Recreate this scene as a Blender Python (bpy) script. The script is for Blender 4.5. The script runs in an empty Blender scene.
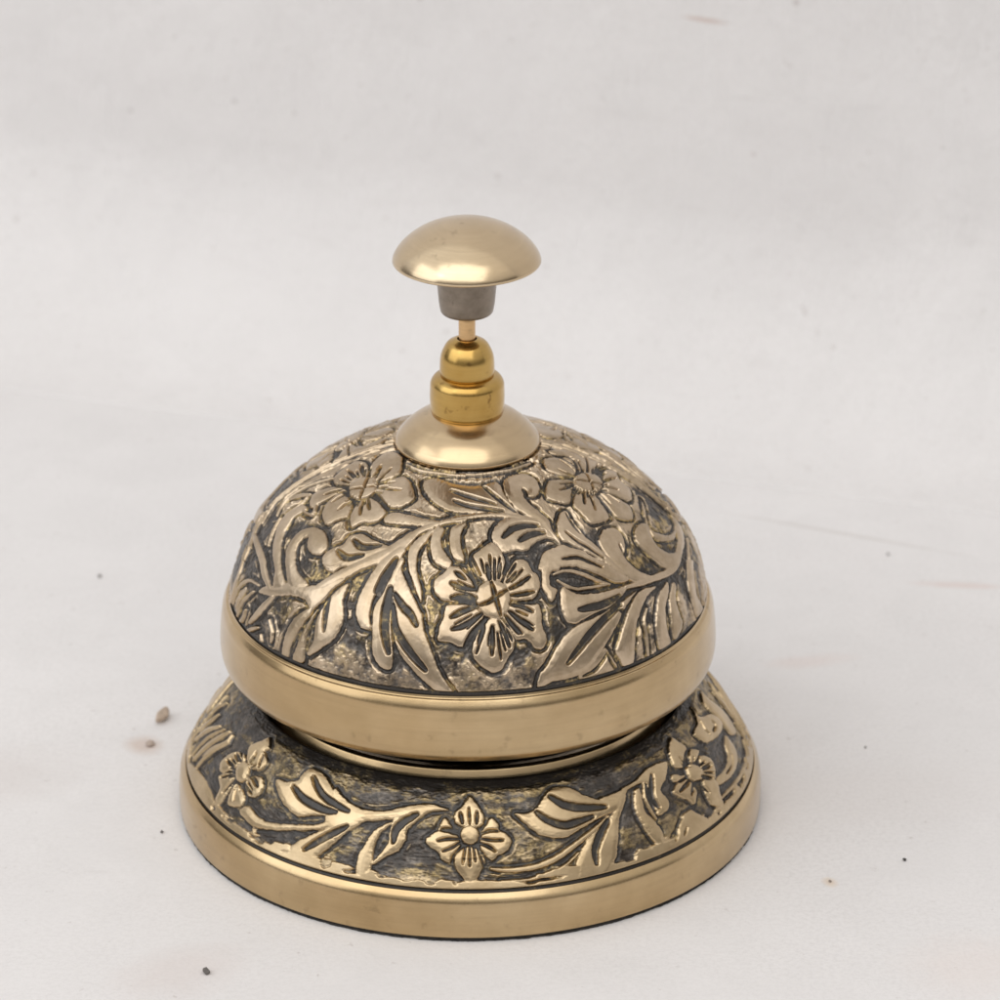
import bpy, bmesh, math, random
import numpy as np
from mathutils import Vector, Matrix

K = 0.0001466                     # one profile unit in metres (the base is about 86 mm across)
PI = math.pi
S = bpy.context.scene
COL = S.collection

# ------------------------------------------------------------------ camera
ELEV = math.radians(24.0)
TX, TZ, DIST = 32.4, 334.7, 4000.0
cam_d = bpy.data.cameras.new('camera'); cam = bpy.data.objects.new('camera', cam_d); COL.objects.link(cam)
fw = Vector((0, math.cos(ELEV), -math.sin(ELEV)))
cam.location = (Vector((TX, 0, TZ)) - fw * DIST) * K
cam.rotation_euler = fw.to_track_quat('-Z', 'Y').to_euler()
cam_d.sensor_width = 36; cam_d.lens = 36 * DIST / 1000.0
cam_d.clip_start = 0.01; cam_d.clip_end = 50
cam_d.dof.use_dof = True; cam_d.dof.focus_distance = (DIST - 190) * K; cam_d.dof.aperture_fstop = 36
S.camera = cam

# ------------------------------------------------------------------ light: soft, nearly shadowless studio light
w = bpy.data.worlds.new('World'); S.world = w; w.use_nodes = True
nt = w.node_tree; bg = nt.nodes['Background']
# the room round the table: bright ceiling, dimmer towards the horizon, warmer and dimmer on the right
bg.inputs['Strength'].default_value = 1.03
_tc = nt.nodes.new('ShaderNodeTexCoord'); _sp = nt.nodes.new('ShaderNodeSeparateXYZ'); nt.links.new(_tc.outputs['Generated'], _sp.inputs[0])
_rz = nt.nodes.new('ShaderNodeValToRGB'); _e = _rz.color_ramp.elements
_e[0].position = 0.02; _e[0].color = (.17, .165, .16, 1); _e[1].position = .62; _e[1].color = (1, 1, 1, 1)
_q = _e.new(.16); _q.color = (.26, .25, .245, 1); _q = _e.new(.34); _q.color = (.72, .72, .73, 1)
nt.links.new(_sp.outputs['Z'], _rz.inputs['Fac'])
_rx = nt.nodes.new('ShaderNodeValToRGB'); _e = _rx.color_ramp.elements
_ma = nt.nodes.new('ShaderNodeMath'); _ma.operation = 'MULTIPLY_ADD'; _ma.inputs[1].default_value = .5; _ma.inputs[2].default_value = .5
nt.links.new(_sp.outputs['X'], _ma.inputs[0]); nt.links.new(_ma.outputs[0], _rx.inputs['Fac'])
_e[0].position = 0.1; _e[0].color = (1.0, 1.0, 1.0, 1); _e[1].position = .9; _e[1].color = (.80, .765, .72, 1)
_mx = nt.nodes.new('ShaderNodeMix'); _mx.data_type = 'RGBA'; _mx.blend_type = 'MULTIPLY'; _mx.inputs['Factor'].default_value = 1
nt.links.new(_rz.outputs['Color'], _mx.inputs['A']); nt.links.new(_rx.outputs['Color'], _mx.inputs['B'])
nt.links.new(_mx.outputs['Result'], bg.inputs['Color'])

def area(name, loc, target, sx, sy, power, col=(1, 1, 1)):
    d = bpy.data.lights.new(name, 'AREA'); d.shape = 'RECTANGLE'; d.size = sx; d.size_y = sy
    d.energy = power; d.color = col
    o = bpy.data.objects.new(name, d); COL.objects.link(o); o.location = loc
    o.rotation_euler = (Vector(target) - Vector(loc)).to_track_quat('-Z', 'Y').to_euler()
    return o
area('overhead_softbox', (-0.10, -0.66, 0.90), (0, 0.16, 0.12), 1.3, 0.85, 4.2, (1, 0.99, 0.975))
area('left_softbox', (-0.95, -0.35, 0.55), (0, 0.1, 0.05), 0.9, 0.8, 2.6, (0.97, 0.985, 1))

S.view_settings.view_transform = 'Standard'; S.view_settings.look = 'None'
S.view_settings.gamma = 1; S.view_settings.exposure = 0.0; S.view_settings.use_curve_mapping = False
S.render.engine = 'CYCLES'

# ------------------------------------------------------------------ node helpers
def mat(name):
    m = bpy.data.materials.new(name); m.use_nodes = True
    n = m.node_tree; return m, n, n.nodes['Principled BSDF']
def node(n, typ, **kw):
    x = n.nodes.new(typ)
    for k, v in kw.items():
        if k[0] == '_': setattr(x, k[1:], v)
        else: x.inputs[k.replace('__', ' ')].default_value = v
    return x
def noise(n, scale, detail=4, rough=.55, coord='Object', stretch=None, dist=0.):
    tc = n.nodes.new('ShaderNodeTexCoord'); src = tc.outputs[coord]
    if stretch:
        mp = n.nodes.new('ShaderNodeMapping'); mp.inputs['Scale'].default_value = stretch
        n.links.new(src, mp.inputs['Vector']); src = mp.outputs['Vector']
    x = n.nodes.new('ShaderNodeTexNoise'); x.inputs['Scale'].default_value = scale
    x.inputs['Detail'].default_value = detail; x.inputs['Roughness'].default_value = rough
    x.inputs['Distortion'].default_value = dist
    n.links.new(src, x.inputs['Vector']); return x.outputs['Fac']
def ramp(n, src, stops):
    r = n.nodes.new('ShaderNodeValToRGB'); e = r.color_ramp.elements
    while len(e) < len(stops): e.new(.5)
    for i, (p, c) in enumerate(stops):
        e[i].position = p; e[i].color = (c if isinstance(c, tuple) else (c, c, c)) + (1,)
    n.links.new(src, r.inputs['Fac']); return r.outputs['Color']
def mix(n, fac, a, b, mode='MIX'):
    x = n.nodes.new('ShaderNodeMix'); x.data_type = 'RGBA'; x.blend_type = mode
    for s, v in ((x.inputs['Factor'], fac), (x.inputs['A'], a), (x.inputs['B'], b)):
        if hasattr(v, 'links'): n.links.new(v, s)
        elif isinstance(v, (int, float)): s.default_value = v
        else: s.default_value = tuple(v) + (1,)
    return x.outputs['Result']
def mth(n, op, a, b=0.0, c=None):
    x = n.nodes.new('ShaderNodeMath'); x.operation = op
    for s, v in zip(x.inputs, (a, b, c)):
        if v is None: continue
        if hasattr(v, 'links'): n.links.new(v, s)
        else: s.default_value = v
    return x.outputs[0]
def bump(n, bsdf, src, strength, dist):
    b = n.nodes.new('ShaderNodeBump'); b.inputs['Strength'].default_value = strength
    b.inputs['Distance'].default_value = dist
    n.links.new(src, b.inputs['Height']); n.links.new(b.outputs['Normal'], bsdf.inputs['Normal'])

def metal(name, c1, c2, rough=.28, grain=.03, tarnish=(.10, .07, .04), tar=.25):
    m, n, b = mat(name)
    b.inputs['Metallic'].default_value = 1
    f = noise(n, 120, 5, .6)
    col = mix(n, ramp(n, f, [(.35, 0.), (.7, 1.)]), c1, c2)
    spots = ramp(n, noise(n, 420, 3, .6), [(.62, 0.), (.74, tar)])
    col = mix(n, spots, col, tarnish)
    # lathe brushing round the axis, handling marks, slight large-scale tone changes
    brush = ramp(n, noise(n, 40, 5, .75, stretch=(1, 1, 34)), [(.36, .80), (.60, 1.0)])
    col = mix(n, .4, col, brush, 'MULTIPLY')
    tone = ramp(n, noise(n, 22, 3, .5), [(.38, (.84, .78, .68)), (.62, (1, 1, 1))])
    col = mix(n, .8, col, tone, 'MULTIPLY')
    n.links.new(col, b.inputs['Base Color'])
    r = mth(n, 'MULTIPLY_ADD', noise(n, 260, 5, .65), .16, rough - .08)
    r = mth(n, 'MULTIPLY_ADD', noise(n, 40, 4, .7, stretch=(1, 1, 30)), .12, mth(n, 'ADD', r, -.04))
    n.links.new(r, b.inputs['Roughness'])
    b.inputs['Coat Weight'].default_value = .35; b.inputs['Coat Roughness'].default_value = .16
    bump(n, b, noise(n, 900, 4, .7, stretch=(1, 1, 2.5)), .10, .00008)
    return m
BRASS = metal('antique_brass', (.54, .398, .220), (.645, .487, .285), .21)
BRASS_PALE = metal('pale_brass', (.67, .53, .35), (.74, .595, .405), .19)
BRASS_GOLD = metal('yellow_brass', (.56, .36, .10), (.70, .49, .17), .20, tar=.85, tarnish=(.16, .07, .015))
COPPER = metal('copper_pin', (.72, .48, .24), (.80, .56, .31), .3)
GREY = metal('cast_grey_metal', (.20, .165, .13), (.44, .38, .32), .42, tarnish=(.06, .045, .035), tar=.8)
DARK_SHADE = metal('shade_dark_metal', (.05, .042, .034), (.09, .075, .055), .4)  # dark metal with the shade under the gong put into its colour

def relief_mat(name, c1, c2):
    m, n, b = mat(name)
    at = n.nodes.new('ShaderNodeAttribute'); at.attribute_name = 'relief'; h = at.outputs['Fac']
    ab = n.nodes.new('ShaderNodeAttribute'); ab.attribute_name = 'wear'; wr = ab.outputs['Fac']
    fine = noise(n, 520, 5, .7)
    hh = mth(n, 'ADD', h, mth(n, 'MULTIPLY_ADD', fine, .52, -.29))
    pol = ramp(n, hh, [(.24, 0.), (.52, 1.)])
    brass = mix(n, ramp(n, noise(n, 130, 5, .7), [(.38, 0.), (.62, 1.)]), c1, c2)
    # ground of the engraving: black-grey patina, rubbed back to brass in patches
    pat = mix(n, ramp(n, noise(n, 300, 4, .7), [(.4, 0.), (.65, 1.)]), (.048, .039, .032), (.175, .153, .134))
    pat = mix(n, ramp(n, hh, [(.0, 0.), (.13, 1.)]), (.028, .023, .019), pat)
    rub = mix(n, ramp(n, noise(n, 700, 4, .7), [(.42, 0.), (.6, 1.)]), (.09, .068, .04), (.56, .41, .18))
    rub = mix(n, ramp(n, hh, [(.0, 0.), (.13, 1.)]), (.03, .024, .018), rub)
    low = mix(n, wr, pat, rub)
    col = mix(n, pol, low, brass)
    n.links.new(col, b.inputs['Base Color'])
    n.links.new(ramp(n, hh, [(0., .25), (.15, 1.)]), b.inputs['Metallic'])
    r = mth(n, 'MULTIPLY_ADD', pol, -.10, .40)
    n.links.new(mth(n, 'ADD', r, mth(n, 'MULTIPLY_ADD', noise(n, 300, 4, .6), .14, -.07)), b.inputs['Roughness'])
    b.inputs['Coat Weight'].default_value = .25; b.inputs['Coat Roughness'].default_value = .2
    bump(n, b, noise(n, 900, 4, .7), .10, .00008)
    return m
RELIEF = relief_mat('engraved_pale_brass', (.42, .318, .205), (.61, .485, .345))
RELIEF_BASE = relief_mat('engraved_yellow_brass', (.46, .34, .195), (.60, .46, .28))

def felt_mat():
    m, n, b = mat('black_felt')
    n.links.new(ramp(n, noise(n, 900, 4, .7), [(.3, (.010, .009, .008)), (.8, (.045, .04, .036))]), b.inputs['Base Color'])
    b.inputs['Roughness'].default_value = .95
    bump(n, b, noise(n, 1500, 4, .7), .8, .0004)
    return m
FELT = felt_mat()

# ------------------------------------------------------------------ mesh helpers
def link(name, me, m, parent=None):
    o = bpy.data.objects.new(name, me); COL.objects.link(o)
    me.materials.append(m)
    if parent: o.parent = parent
    return o
def grid_mesh(name, P, wrap_u=True, attrs=None):
    """P: (nv, nu, 3) array; v rows from bottom to top, u around."""
    nv, nu = P.shape[:2]
    me = bpy.data.meshes.new(name)
    I = np.arange(nv * nu).reshape(nv, nu)
    if wrap_u: A = I[:-1]; B = np.roll(I, -1, 1)[:-1]; Cc = np.roll(I, -1, 1)[1:]; D = I[1:]
    else: A = I[:-1, :-1]; B = I[:-1, 1:]; Cc = I[1:, 1:]; D = I[1:, :-1]
    F = np.stack([A, B, Cc, D], -1).reshape(-1, 4)
    me.vertices.add(nv * nu); me.vertices.foreach_set('co', P.reshape(-1).astype(np.float32))
    me.loops.add(F.size); me.loops.foreach_set('vertex_index', F.reshape(-1).astype(np.int32))
    me.polygons.add(len(F)); me.polygons.foreach_set('loop_start', np.arange(0, F.size, 4, dtype=np.int32))
    me.polygons.foreach_set('loop_total', np.full(len(F), 4, np.int32))
    me.polygons.foreach_set('use_smooth', np.ones(len(F), bool))
    me.update(calc_edges=True); me.validate()
    for k, v in (attrs or {}).items():
        a = me.attributes.new(k, 'FLOAT', 'POINT'); a.data.foreach_set('value', v.reshape(-1).astype(np.float32))
    return me
def fillet(pts):
    """pts: (r, z, radius); returns a profile with every corner rounded."""
    out = []
    for i, (r, z, q) in enumerate(pts):
        p = np.array((r, z), float)
        if q <= 0 or i in (0, len(pts) - 1): out.append(p); continue
        a = np.array(pts[i-1][:2], float) - p; b = np.array(pts[i+1][:2], float) - p
        la, lb = np.hypot(*a), np.hypot(*b); q2 = min(q, la * .48, lb * .48)
        a = a / la * q2; b = b / lb * q2
        for t in np.linspace(0, 1, 9):
            out.append(p + a * (1 - t) ** 2 + b * t ** 2)
    return np.array(out)
def lathe(name, pts, m, parent, seg=256, wob=0.0):
    pr = fillet(pts)
    d = np.linspace(0, 1, 5)[:-1]                      # extra rings keep flats flat under smooth shading
    rows = []
    for i in range(len(pr) - 1):
        L = np.hypot(*(pr[i+1] - pr[i]))
        for t in (d if L > 6 else d[:1]): rows.append(pr[i] + (pr[i+1] - pr[i]) * t)
    rows.append(pr[-1]); rows = np.array(rows)
    th = np.linspace(0, 2 * PI, seg, endpoint=False)
    r = np.maximum(rows[:, 0], 1e-3)[:, None]
    P = np.stack([r * np.sin(th), -r * np.cos(th), rows[:, 1][:, None] + 0 * th], -1) * K
    return link(name, grid_mesh(name, P), m, parent)

# ------------------------------------------------------------------ the engraving, traced as (angle, height) outlines on the metal
DOME_MOTIFS = [
('P',1,[2.11,42.12,1.77,45.21,5.01,47.48,8.49,49.32,11.34,47.15,12.43,43.93,11.97,41.65,10.16,37.97,7.63,36.25,5.44,37.48]),
('P',1,[10.33,36.45,12.1,40.1,15.84,43.61,19.13,42.83,19.96,39.99,21.52,38.21,20.69,34.49,18.73,32.11,14.92,31.86,12.06,32.53]),
('P',1,[11.6,31.82,15.52,31.03,19.15,30.53,19.71,27.78,19.42,24.02,20,20.86,18.95,17.95,16.92,17.89,14.87,20.88,12.22,21.2,11.14,24.35,9.43,28.25]),
('P',1,[5.92,27.73,3.76,24.82,1.71,21.09,1.54,17.28,3.52,14.12,5.98,12.03,8.52,13.04,10.28,16.79,11.71,18.96,11.68,22.78,9.92,25.96,8.01,27.98]),
('P',1,[2.9,30.45,-1,32.05,-5.27,31.34,-5.81,28.48,-6.95,24.67,-6.78,21.28,-4.15,21.03,-0.89,19.58,1.06,21.86,3.11,25.59,4.57,28.53]),
('P',1,[3.05,35.3,1.24,39.09,-0.36,42.14,-4.5,42.45,-6.77,40.45,-9.26,38.03,-8.89,35.04,-6.83,32.92,-3.89,32.44,-0.29,32.95,2.61,33.07]),
('P',1.25,[2.61,33.07,3.47,36.42,5.88,38.22,9.01,38.2,11.48,36.35,12.16,33.28,11.37,29.97,9.39,27.88,6.6,27.54,3.91,29.3]),
('G',1.89,[7.17,37.78,7.91,33.6,8.87,28.3]),
('G',1.62,[3.64,31.4,6.19,32.2,8.9,33.91,11.31,35.24]),
('G',2.16,[4.47,25.92,3,20.69]),
('G',2.16,[6.61,25.44,6.13,17.5]),
('G',2.16,[8.48,26.82,9.68,22.97,10.44,19.47]),
('G',2.16,[10.12,28.2,11.89,25.03,13.05,23.01]),
('G',2.43,[11.29,29.22,14.11,26.29,16.56,23.7]),
('G',2.16,[11.88,31.2,14.68,30.38,17.29,28.53]),
('G',1.89,[12.36,33.63,15.61,33.66,18.76,34.01]),
('G',1.89,[12.35,35.52,15.44,36.72,18.62,38.24]),
('G',1.62,[11.65,37.47,14.91,39.83]),
('G',2.43,[6.46,42.76,6.85,38.55]),
('G',1.62,[9.01,44.17,8.26,38.48]),
('G',1.62,[10.68,42.9,9.48,38.78]),
('G',2.16,[-3.16,40.73,-0.33,38.72]),
('G',2.7,[-4.16,37.53,-1.07,36.46,2.7,35.91]),
('G',3.78,[-3.57,33.42,-0.29,33.62,2.26,33.45]),
('G',2.7,[-3.71,28.19,-0.97,29.73,2.92,31.42]),
('G',2.7,[-3.27,24.83,0.42,26.38,3.9,28.93]),
('G',2.43,[-0.24,20.35,1.74,23.74,4.53,27.41]),
('G',1.08,[13.74,31.45,16.14,31.11,18.55,30.73]),
('G',1.08,[13.13,29.12,14.47,28.38,15.79,27.62]),
('G',1.08,[12.7,28.08,14.8,26.37,16.87,24.61]),
('G',1.08,[11.56,26.18,12.71,24.47,13.84,22.74]),
('G',1.08,[10.03,24.61,10.64,22.85,11.24,21.09]),
('G',1.08,[8.58,23.78,8.99,21.14,9.4,18.47]),
('G',1.08,[7.75,23.54,7.98,19.82,8.23,16.04]),
('G',1.08,[5.94,23.6,5.71,21.86,5.49,20.11]),
('G',1.08,[4.39,24.29,3.4,21.19,2.45,18.05]),
('G',1.08,[3.22,25.32,1.9,22.83,0.64,20.32]),
('G',1.08,[2.07,26.98,1.18,26.01,0.3,25.04]),
('G',1.08,[1.33,28.76,-0.67,27.5,-2.62,26.21]),
('G',1.08,[1.01,30.02,-1.08,29.22,-3.14,28.38]),
('G',1.08,[0.79,32.18,-1.5,32.11,-3.8,32]),
('G',1.08,[1.04,34.63,-1.03,35.36,-3.15,36.06]),
('G',1.08,[1.45,36,-0.31,37.05,-2.13,38.09]),
('G',1.08,[2.47,37.93,0.45,40.12,-1.71,42.29]),
('G',1.08,[4.24,39.7,2.9,42.66,1.44,45.65]),
('G',1.08,[5.54,40.4,5.1,42.29,4.65,44.19]),
('G',1.08,[7.44,40.84,7.52,43.06,7.62,45.3]),
('G',1.08,[9.42,40.62,10.02,42.56,10.68,44.52]),
('G',1.08,[10.97,39.89,11.77,41.31,12.62,42.75]),
('G',1.08,[12.16,38.81,13.7,40.62,15.35,42.43]),
('G',1.08,[13.05,37.44,14.94,38.94,16.93,40.43]),
('G',1.08,[13.62,35.87,15.66,36.93,17.78,37.95]),
('G',1.08,[13.91,33.36,15.79,33.63,17.7,33.88]),
('P',0.9,[32.29,45.42,29.06,49.4,22.92,53.75,15.09,56.3,6.14,56.82,-2.75,55.63,-10.96,53.65,-17.2,50.66,-20.34,46.24,-25.75,41.42,-31.45,37.88,-35.81,33.61,-38.53,29.64,-42.17,25.25,-45.02,25.05,-44.28,29.4,-40.77,33.8,-35.17,39.41,-29.85,43.86,-24.9,47.6,-20.69,51.5,-14.52,54.64,-8.38,56.3,-2.94,57.75,6.39,58.26,15.76,57.89,24.44,56.15,29.93,52.23,32.66,48.28]),
('P',0.9,[-33.05,52.44,-33.52,54.84,-30.26,56.18,-23.99,56.37,-16.01,55.84,-8.19,55.78,-0.61,57.13,-0.57,55.57,-7.94,54.63,-15.01,53.39,-24.89,52.83,-29.87,52.31]),
('P',0.9,[-27.44,67.65,-22.8,64.17,-15.62,61.1,-7.8,58.73,1.69,58.19,13.38,57.9,23.65,54.94,22.11,58.22,20.01,63.02,20.23,66.87,17.85,68.57,8.75,67.58,-6.08,68.15,-19.26,69.48]),
('G',2.43,[-8.37,65.39,1.94,63.5,13.19,60.55]),
('G',2.43,[-6.05,62.06,1.78,60.36,15.92,58.22]),
('G',2.43,[9.84,67.05,15.43,62.48,21.16,57.71]),
('P',1.1,[20.6,65.36,23.17,68.11,29.42,69.54,38.36,69.17,42.44,66.96,41.35,63.87,37.53,61.51,33.39,60.77,31.31,61.6,32.37,63.41,30.68,64.16,28.94,60.05,31.01,56.49,32.95,52.99,32.05,49.25,32.75,45.32,29.57,50.15,27.38,53.53,22.89,57.5,20.42,61.58]),
('L',2.25,[-49.81,71.24,-35.27,70.9,-23.44,71.21,-1.29,71.27]),
('L',2,[-5,71.7,8.74,71.61,23.17,71.74,37.42,71.4,52.53,71.28]),
('P',0.9,[23.51,56.03,17.12,56.34,12.35,54.76,9.2,51.89,9.21,49.64,10.99,47.69,12.26,45.77,15.73,46.18,20.27,45.65,23.7,47.41,28.82,48.08,32.29,46.63,32.04,49.82,31.43,53.16,28.62,55.28]),
('G',3.25,[13.46,50.47,17.52,52.57,22.71,52.94,27.35,52.06]),
('G',3.25,[18.83,48.81,22.12,49.91,25.16,50.17,28.41,49.79]),
('P',0.9,[22.2,39.53,23.21,42.28,26.04,44.77,29.93,45.19,33.32,45.25,35.58,43.58,39.71,41.75,38.54,40.14,34.69,42.26,30.31,40.97,28.26,38.45]),
('P',0.9,[-11.15,54.3,-12.79,51.06,-12.2,47.09,-10.08,43.33,-6.08,41.63,-4.17,43.61,-7.11,46.61,-9.02,49.69,-8.19,52.98]),
('P',0.9,[-5.57,54.07,-6.28,50.62,-5.32,46.68,-3.63,44.4,-0.38,43.67,-1.33,47.55,-1.97,51.53,-0.03,55.24]),
('P',0.9,[-10.48,53.84,-16.22,50.76,-19.25,46.38,-17.82,41.04,-14.8,36.03,-12.19,31.77,-12.26,34.77,-14.83,40.61,-15.58,45.99,-12.79,51.06]),
('P',0.95,[-20.48,42.25,-21,36.74,-19.54,29.33,-18.36,23.43,-16.43,17.58,-12.81,12.59,-9.52,8.94,-6.37,6.31,-2.69,5.91,-4.87,10.09,-6.85,14.74,-8.68,20.01,-10.32,24.42,-11.46,28.83,-15.27,34.46,-18.86,39.36]),
('G',3.25,[-19.75,33.14,-16.42,29.75,-14.5,28.24,-12.5,25.32]),
('G',3.5,[-19.63,29.99,-17.81,23.94,-15.08,19.73,-12.35,16.14,-9.51,12.8]),
('P',0.95,[-21.04,43.75,-22.26,38.09,-23.4,32.5,-24.65,28.42,-23.99,23.17,-22.69,15.66,-20.28,11.77,-17.64,11.86,-17.55,16.62,-18.75,24.13,-19.71,30.83,-20.6,36.8,-19.38,42.4]),
('G',3.75,[-21.43,34.65,-21.19,29.74,-20.43,22.8,-18.67,16.66]),
('P',0.95,[-23.13,47.06,-26.94,42,-28.82,36.09,-29.79,29.62,-29.08,25.13,-26.83,22.16,-24.06,22.39,-25.3,26.75,-25.08,31.41,-23.06,37.96,-20.04,45.48]),
('G',3.51,[-22.21,42.79,-23.87,37.82,-25.14,32.94]),
('P',0.95,[-33.96,33.48,-33.74,28.05,-32.25,24.09,-32.3,20.07,-34.14,15.83,-36.9,12.67,-39.53,9.8,-40.43,10.62,-39.25,14.88,-39.78,19.94,-38.97,25.78,-36.8,30.5]),
('G',2.75,[-38.17,27.88,-37.78,24.31,-36.74,18.72]),
('P',0.95,[-42.09,24,-46.5,19.35,-48.11,14.47,-48.67,8.75,-48.46,5.25,-46.11,6.51,-45.86,10.76,-43.9,16.94,-41.95,21.43]),
('P',0.95,[-41.19,21.7,-43.12,15.72,-44.13,10.71,-44.98,6.01,-42.65,5.61,-40.7,8.18,-41.35,11.81,-41.41,17.12,-40.31,23.86]),
('P',0.95,[-37.45,34.39,-41.01,31.84,-44.81,29.45,-49.09,28.27,-53.17,27.82,-54.97,25.49,-58.73,23.82,-62.58,21.58,-63.62,19.04,-56.84,21.12,-50.66,23.99,-45.15,24.79,-42.45,22.75,-39.61,26.32,-37.93,30.17,-35.41,33.84]),
('L',4.75,[-56.84,21.12,-59.34,16.77,-61.05,13.51,-63.66,9.31]),
('L',5,[-58.82,22.18,-64.37,24.36,-69.37,26.84,-75.01,27.76,-83.49,28]),
('P',0.9,[-57.85,22.63,-61.31,27.45,-66.98,30.58,-71.87,34.27,-75.35,38.04,-75.47,41.85,-72.9,45.61,-68.58,45.61,-70,41.61,-69.07,38.34,-66.61,35.05,-62.53,31.83,-58.37,28.79,-53.86,25.58]),
('P',1,[-51.5,25.39,-56.95,29.4,-61.21,33.26,-62.53,36.48,-62.27,40.5,-58.61,43.32,-53.48,43.94,-49.06,42.52,-47,39.96,-48.19,37.57,-51.84,37.07,-54.79,38,-56.83,40.13,-58.37,39.09,-58.21,36.21,-55.48,33.23,-51.93,30.67,-46.61,29.2,-48.12,26.72]),
('P',0.9,[-42.5,42.94,-41.93,45.9,-37.88,47.55,-33.11,46.85,-25.99,46.29,-22.06,47.64,-24.45,45.04,-29.72,42.22,-32.8,39.68,-35.8,37.83,-38.78,36.65,-40.36,34.68,-43.4,34.88,-46.8,37.26,-45.7,40.38]),
('G',3,[-39.42,44.97,-34.99,43.91,-29.39,45.68]),
('G',3,[-42.85,40.86,-38.46,39.78,-33.57,41.76]),
('L',2.75,[-38,38.38,-41.99,35.7,-45.37,36.17]),
('L',3.75,[-79.59,21.29,-81.63,24.97,-84.89,28.13,-88.46,31.8]),
('L',3.5,[-72.88,1.9,-68.07,7.69,-67.03,11.56]),
('L',3.25,[-66.31,3.71,-63.05,7.19,-59.12,10.08]),
('L',3.25,[-57.48,8.5,-56.41,5.81,-54.52,3.51]),
('L',2.75,[-55.24,14.38,-53.19,11.41,-53.01,8.31]),
('L',4.25,[-82.38,1.9,-79.21,8.7,-78.45,14.66,-79.65,19.52,-82.87,22.92]),
('L',3.25,[-71.17,31.08,-74.55,34.71,-76.59,38.35]),
('L',3,[-82.23,42.96,-79.43,46.05,-75.31,48.63]),
('P',1,[-57.94,62.67,-69.9,65.5,-76.09,68.86,-73.97,71.87,-60.81,72.7,-47.21,68.83,-46.78,66.15,-50.42,63.41]),
('P',1,[-48.95,61.96,-45.11,65.45,-41.87,67.15,-35.35,66.76,-28.83,63.91,-25.99,61.16,-29,58.15,-34.24,57.04,-40.44,58.66,-46.39,59.62]),
('P',1,[-44.9,57.85,-38.09,56.92,-34.49,55.49,-34.26,53.44,-36.34,51.35,-41.12,50.22,-43.29,47.78,-46.45,49.63,-48.76,52.46,-49.78,55.38,-48.2,56.76]),
('P',1,[-57.07,55.03,-51.33,53.98,-48.45,50.34,-51.05,48.21,-53.68,45.58,-58.9,46.79,-62.32,49.69,-62.93,52.42,-62.44,54.66]),
('P',1,[-63.13,57.59,-70.33,55.32,-76.25,55.65,-79.16,58.13,-80.41,60.31,-81.58,62.75,-73.49,64.82,-60.8,62.92,-61,61.12,-63.37,59.17]),
('P',1,[-61.12,56.18,-68.61,54.91,-72.7,52.04,-73.93,48.75,-67.55,46.55,-65.18,49.53,-63.62,52.66]),
('P',1.15,[-58.55,56.04,-63.39,58.05,-62.81,60.51,-59.82,62.65,-54.22,63.2,-48.83,61.48,-47.21,58.93,-49.04,56.77,-53.09,55.34]),
('G',1.25,[-58.56,62.48,-53.18,58.76,-50.68,56.3]),
('G',1.25,[-59.99,56.58,-55.04,58.71,-49.44,61.32]),
('G',2,[-74.95,63.49,-63.28,62.1]),
('G',1.75,[-75.51,59.81,-63.75,60.76]),
('G',1.75,[-62.06,66.83,-55.12,63.5]),
('G',1.5,[-54.14,67.81,-52.32,63.72]),
('G',1.5,[-42.17,64.52,-49.08,62.44]),
('G',1.5,[-34.95,62.73,-47.18,61.14]),
('G',2,[-34.34,55.95,-46.1,59.69]),
('G',1.5,[-41.6,54.37,-46.28,56.8]),
('G',1.5,[-43.69,52.11,-48.18,56.29]),
('G',1.75,[-54.36,50.7,-53.52,54.25]),
('G',1.75,[-60.35,51.42,-58.96,55.39]),
('G',1.5,[-67.65,51.55,-62.83,56.35]),
('G',1.5,[-68.03,55.15,-63.46,56.93]),
('P',1,[63.78,61.45,57.92,64.28,56.63,67.52,64.46,70.06,73.01,68.35,75.52,65.48,72.1,62.32]),
('P',1,[60.53,60.53,53,58.01,46.99,55.51,42.97,56.75,38.97,59.25,42.76,62.21,49.02,64.02,55.22,62.8]),
('P',1,[55.23,57.33,47.84,54.9,47.69,51.35,48.35,47.82,51.91,47.24,57.22,46.78,59.9,51,61.61,54.34]),
('P',1,[63.79,53.52,61.38,48.91,60.4,45.57,66.14,42.8,70.88,45.65,69.86,49.35,68.03,52.65]),
('P',1,[72.34,54.34,68.37,53.37,71.01,49.67,74.04,46.18,81,47.44,83,51.08,87.97,52.49,83.75,55.84]),
('P',1,[73.71,57.53,83.7,57.53,89.12,56.05,89.12,56.83,89.12,59.18,89.12,61.53,80.14,62.2,73.28,59.73]),
('P',1,[70.42,60.92,80.43,63.29,82.62,65.53,77.47,68.27,79.83,70.47,89.12,67.25,89.12,63.29,86.63,61.47]),
('P',1.15,[58.59,59.59,64.74,61.11,72.33,60.13,75.47,57.25,73.31,54.83,66.58,54.1,59.86,54.97,56.23,57.42]),
('G',1,[72.33,60.13,67.32,57.35,62.17,54.55]),
('G',1,[61.76,60.3,66.4,57.7,71.18,54.39]),
('G',1.2,[72.48,66.7,67.78,60.95]),
('G',1,[61.26,65.18,63.49,61.08]),
('G',1.6,[48.58,60.04,57.49,59.52]),
('G',1.2,[51.97,61.57,59.91,60.03]),
('G',1.4,[52.42,53.55,57.89,56.47]),
('G',1.4,[54.4,50.69,59.43,55.13]),
('G',1.4,[63.26,49.71,64.94,53.91]),
('G',1.2,[67.69,48.67,67.47,53.74]),
('G',1.2,[74.73,50.55,70.96,54.03]),
('G',1,[82.64,52.26,73.58,55.18]),
('G',1,[86.77,57.65,74.42,58.22]),
('G',1,[89.12,60.96,73.76,59.53]),
('G',1,[81.4,62.83,71.85,60.33]),
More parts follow.
